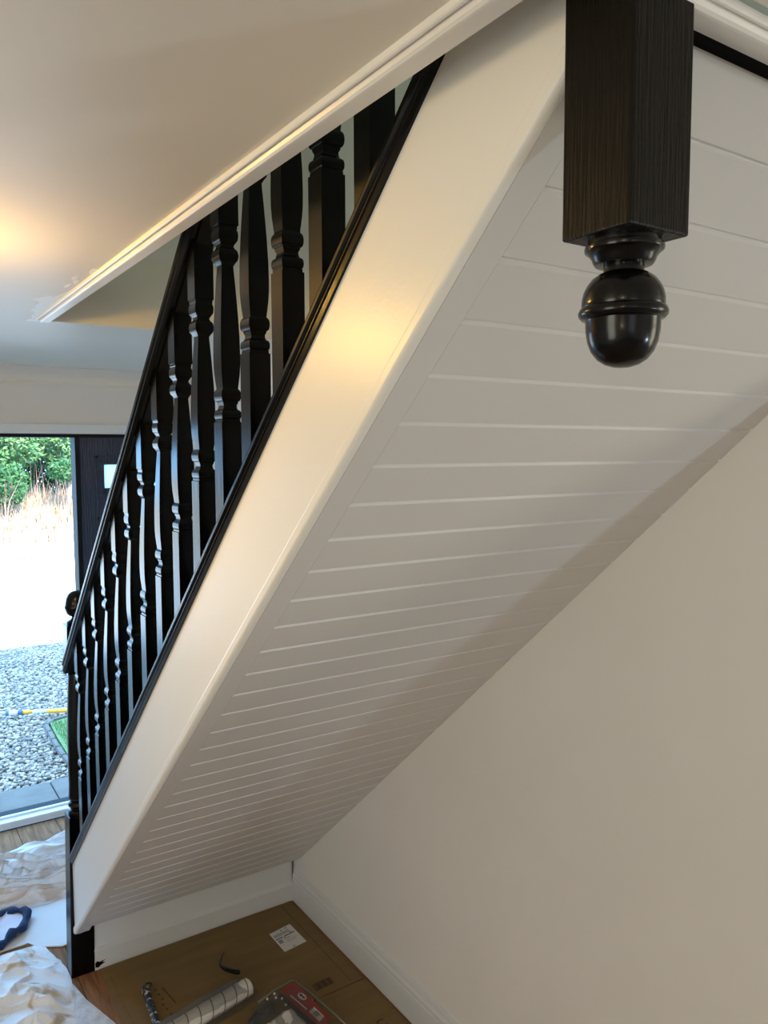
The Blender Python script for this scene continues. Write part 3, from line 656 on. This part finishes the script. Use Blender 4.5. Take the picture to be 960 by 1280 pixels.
stones('gravel', 42000, (-.3, 3.6), (5.14, 9.3), GZ-.006, .007, .017, M_gravel, 'loose grey and white gravel outside the front door')
# lawn patch with stone edging
la = flat_sheet('lawn_patch', [(1.125,6.33),(1.3,6.40),(1.9,6.48),(3.6,6.5),(3.6,5.2),(1.13,5.24),(1.10,5.55),(1.11,6.0)], GZ-.02, .050, M_green)
tag(la, 'patch of bright green lawn on the gravel beyond the black newel', 'lawn')
bm = bmesh.new()
for k in range(16000):
    px, py = random.uniform(.98, 3.6), random.uniform(5.26, 6.45)
    if py > 6.30 + (px-1.1)*.3 or px < 1.13: continue
    h = random.uniform(.02, .05); dx, dy = random.uniform(-.02, .02), random.uniform(-.02, .02); aa = random.uniform(0, 3.1)
    v = [bm.verts.new(p) for p in [(px, py, GZ+.029), (px+.004*math.cos(aa), py+.004*math.sin(aa), GZ+.029), (px+dx, py+dy, GZ+.029+h)]]; bm.faces.new(v)
gb = frombm('grass_blades', bm, M_green, la); gb['kind'] = 'stuff'
edge = [(1.105,5.22),(1.085,5.40),(1.075,5.58),(1.072,5.76),(1.078,5.94),(1.085,6.12),(1.092,6.30),(1.16,6.39),(1.32,6.44),(1.50,6.47),(1.7,6.50)]
eo = thing('stone_edging', 'curved row of grey edging stones round the lawn patch', 'edging', (1.0, 6.0, GZ))
for k in range(len(edge)-1):
    a, b_ = Vector(edge[k]), Vector(edge[k+1]); d = b_-a; s = box('edging_stone', (-d.length/2+.006, -.016, 0), (d.length/2-.006, .016, .04), M_slab, None, .008)
    s.parent = eo; s.location = ((a.x+b_.x)/2-1.0, (a.y+b_.y)/2-6.0, 0); s.rotation_euler = (0, 0, math.atan2(d.y, d.x))
# extension pole lying across
pole = thing('extension_pole', 'yellow and white decorating extension pole with blue grip lying on the gravel', 'pole', (.98, 6.93, GZ+.03))
def pp(x0, x1, r, m, nm): at(tube(nm, [(x0, 6.715-.48*(x0-.831), GZ+.052), (x1, 6.715-.48*(x1-.831), GZ+.052)], r, m, None, 12), pole)
pp(-.6, .873, .013, M_polew, 'inner_tube'); pp(.873, .985, .019, M_pblue, 'grip'); pp(.895, .955, .0215, M_polew, 'grip_band'); pp(.985, 1.05, .016, M_yellow, 'outer_tube'); pp(1.05, 1.15, .0165, M_polew, 'label_band'); pp(1.15, 1.9, .0175, M_yellow, 'outer_tube')
# bank, fence and hedge beyond the drive
struct(prism('bank', [(0,0),(.0,.03),(2.2,.6),(5,.95),(12,1.2),(12,-.1)], lambda a, b, e: (14 if e else -8, 16.6+a, GZ+b), M_bank))
fn = thing('picket_fence', 'pale low picket fence at the foot of the bank across the drive', 'fence', (2.5, 16.4, GZ))
pkm = None; x = -.6
while x < 6.6:
    if pkm is None:
        o = box('picket', (-.03, -.01, 0), (.03, .01, .62), M_picket, None); pkm = o.data
    else: o = link('picket', pkm, None)
    o.parent = fn; o.location = (x-2.5, random.uniform(-.01, .01), random.uniform(-.03, .02)); o.rotation_euler = (0, random.uniform(-.02, .02), 0); x += .115
for z in (.18, .48): box('fence_rail', (-3.2, .012, z), (4.1, .04, z+.05), M_picket, fn)
def blades(name, n, xr, yr, zf, hr_, wd, m, label, cat, lean_=.3):
    V = []; F = []
    for k in range(n):
        px, py = random.uniform(*xr), random.uniform(*yr); z = zf(px, py); h = random.uniform(*hr_); a = random.uniform(0, 6.28); l = random.uniform(0, lean_)*h
        dx, dy = l*math.cos(a), l*math.sin(a); ww = wd*random.uniform(.6, 1.2); s = len(V)
        V += [(px-ww, py, z-.05), (px+ww, py, z-.05), (px+dx*.4+ww*.8, py+dy*.4, z+h*.6), (px+dx*.4-ww*.8, py+dy*.4, z+h*.6), (px+dx, py+dy, z+h)]
        F += [(s, s+1, s+2, s+3), (s+3, s+2, s+4)]
    o = mesh(name, V, F, m); tag(o, label, cat, kind='stuff'); return o
def bankz(x, y):
    a = y-16.6
    return GZ + (.03 if a < 0 else .03+.57*a/2.2 if a < 2.2 else .6+.35*(a-2.2)/2.8 if a < 5 else .95)
blades('dry_grass', 9000, (.5, 5.8), (17.2, 20.2), bankz, (.2, .65), .009, M_straw, 'tall dry straw coloured grass on the sunny bank', 'grass', .5)
blades('bare_twigs', 350, (-.5, 6.5), (17.6, 19.8), bankz, (.6, 1.5), .008, M_twig, 'thin bare brown stems standing on the bank below the hedge', 'twigs', .35)
def foliage(name, c, rad, n, size, m, label, cat, parent=None):
    V = []; F = []
    for k in range(n):
        d = Vector((random.gauss(0, 1), random.gauss(0, 1), random.gauss(0, 1))).normalized(); t = random.uniform(.55, 1.0)
        w_ = 1+.35*noise.noise(d*2.2+Vector(c))
        p = Vector((c[0]+d.x*rad[0]*t*w_, c[1]+d.y*rad[1]*t*w_, c[2]+d.z*rad[2]*t*w_))
        u = Vector((random.gauss(0, 1), random.gauss(0, 1), random.gauss(0, 1))).normalized(); v = u.orthogonal().normalized(); s = size*random.uniform(.6, 1.3); q = len(V)
        V += [p-u*s, p+v*s*.45, p+u*s, p-v*s*.45]; F.append((q, q+1, q+2, q+3))
    return mesh(name, V, F, m, parent)
def bush(c, rad, n, size, m, label, group=None):
    e = thing('hedge_bush', label, 'bush', (c[0], c[1], bankz(c[0], c[1])), group)
    at(foliage('foliage', c, rad, n, size, m, '', ''), e); at(tube('stem', [(c[0], c[1], bankz(c[0], c[1])), (c[0]+.1, c[1], c[2])], .05, M_twig, None, 6), e)
bush((2.75, 18.9, 2.35), (.95, .7, .75), 5200, .06, M_leaf, 'pale leafed bush arching over the top of the bank at the left')
bush((4.15, 19.2, 2.55), (.95, .7, .85), 4600, .06, M_leaf, 'pale leafy bush at the top of the bank by the door frame')
bush((6.2, 19.4, 2.4), (1.1, .8, .9), 2500, .085, M_leaf, 'pale leafy bush at the right end of the bank hedge')
bush((.7, 19.0, 2.3), (1.1, .8, .9), 2500, .085, M_leaf, 'pale leafy bush at the far left end of the bank hedge')
bush((3.6, 21.6, 1.9), (1.9, .8, 1.5), 7500, .10, M_leafd, 'dark evergreen bush standing in the shade behind the bank hedge')
bush((7.4, 23.4, 3.1), (2.3, 1.0, 2.4), 3500, .10, M_leafd, 'dark evergreen bush behind the right end of the hedge')
bush((2.55, 18.1, 1.25), (.45, .35, .50), 1800, .045, M_leafm, 'dark green shrub low on the sunny bank at the left')
bush((3.75, 18.2, 1.55), (.38, .3, .28), 900, .045, M_leafm, 'small mid green shrub half way up the bank')
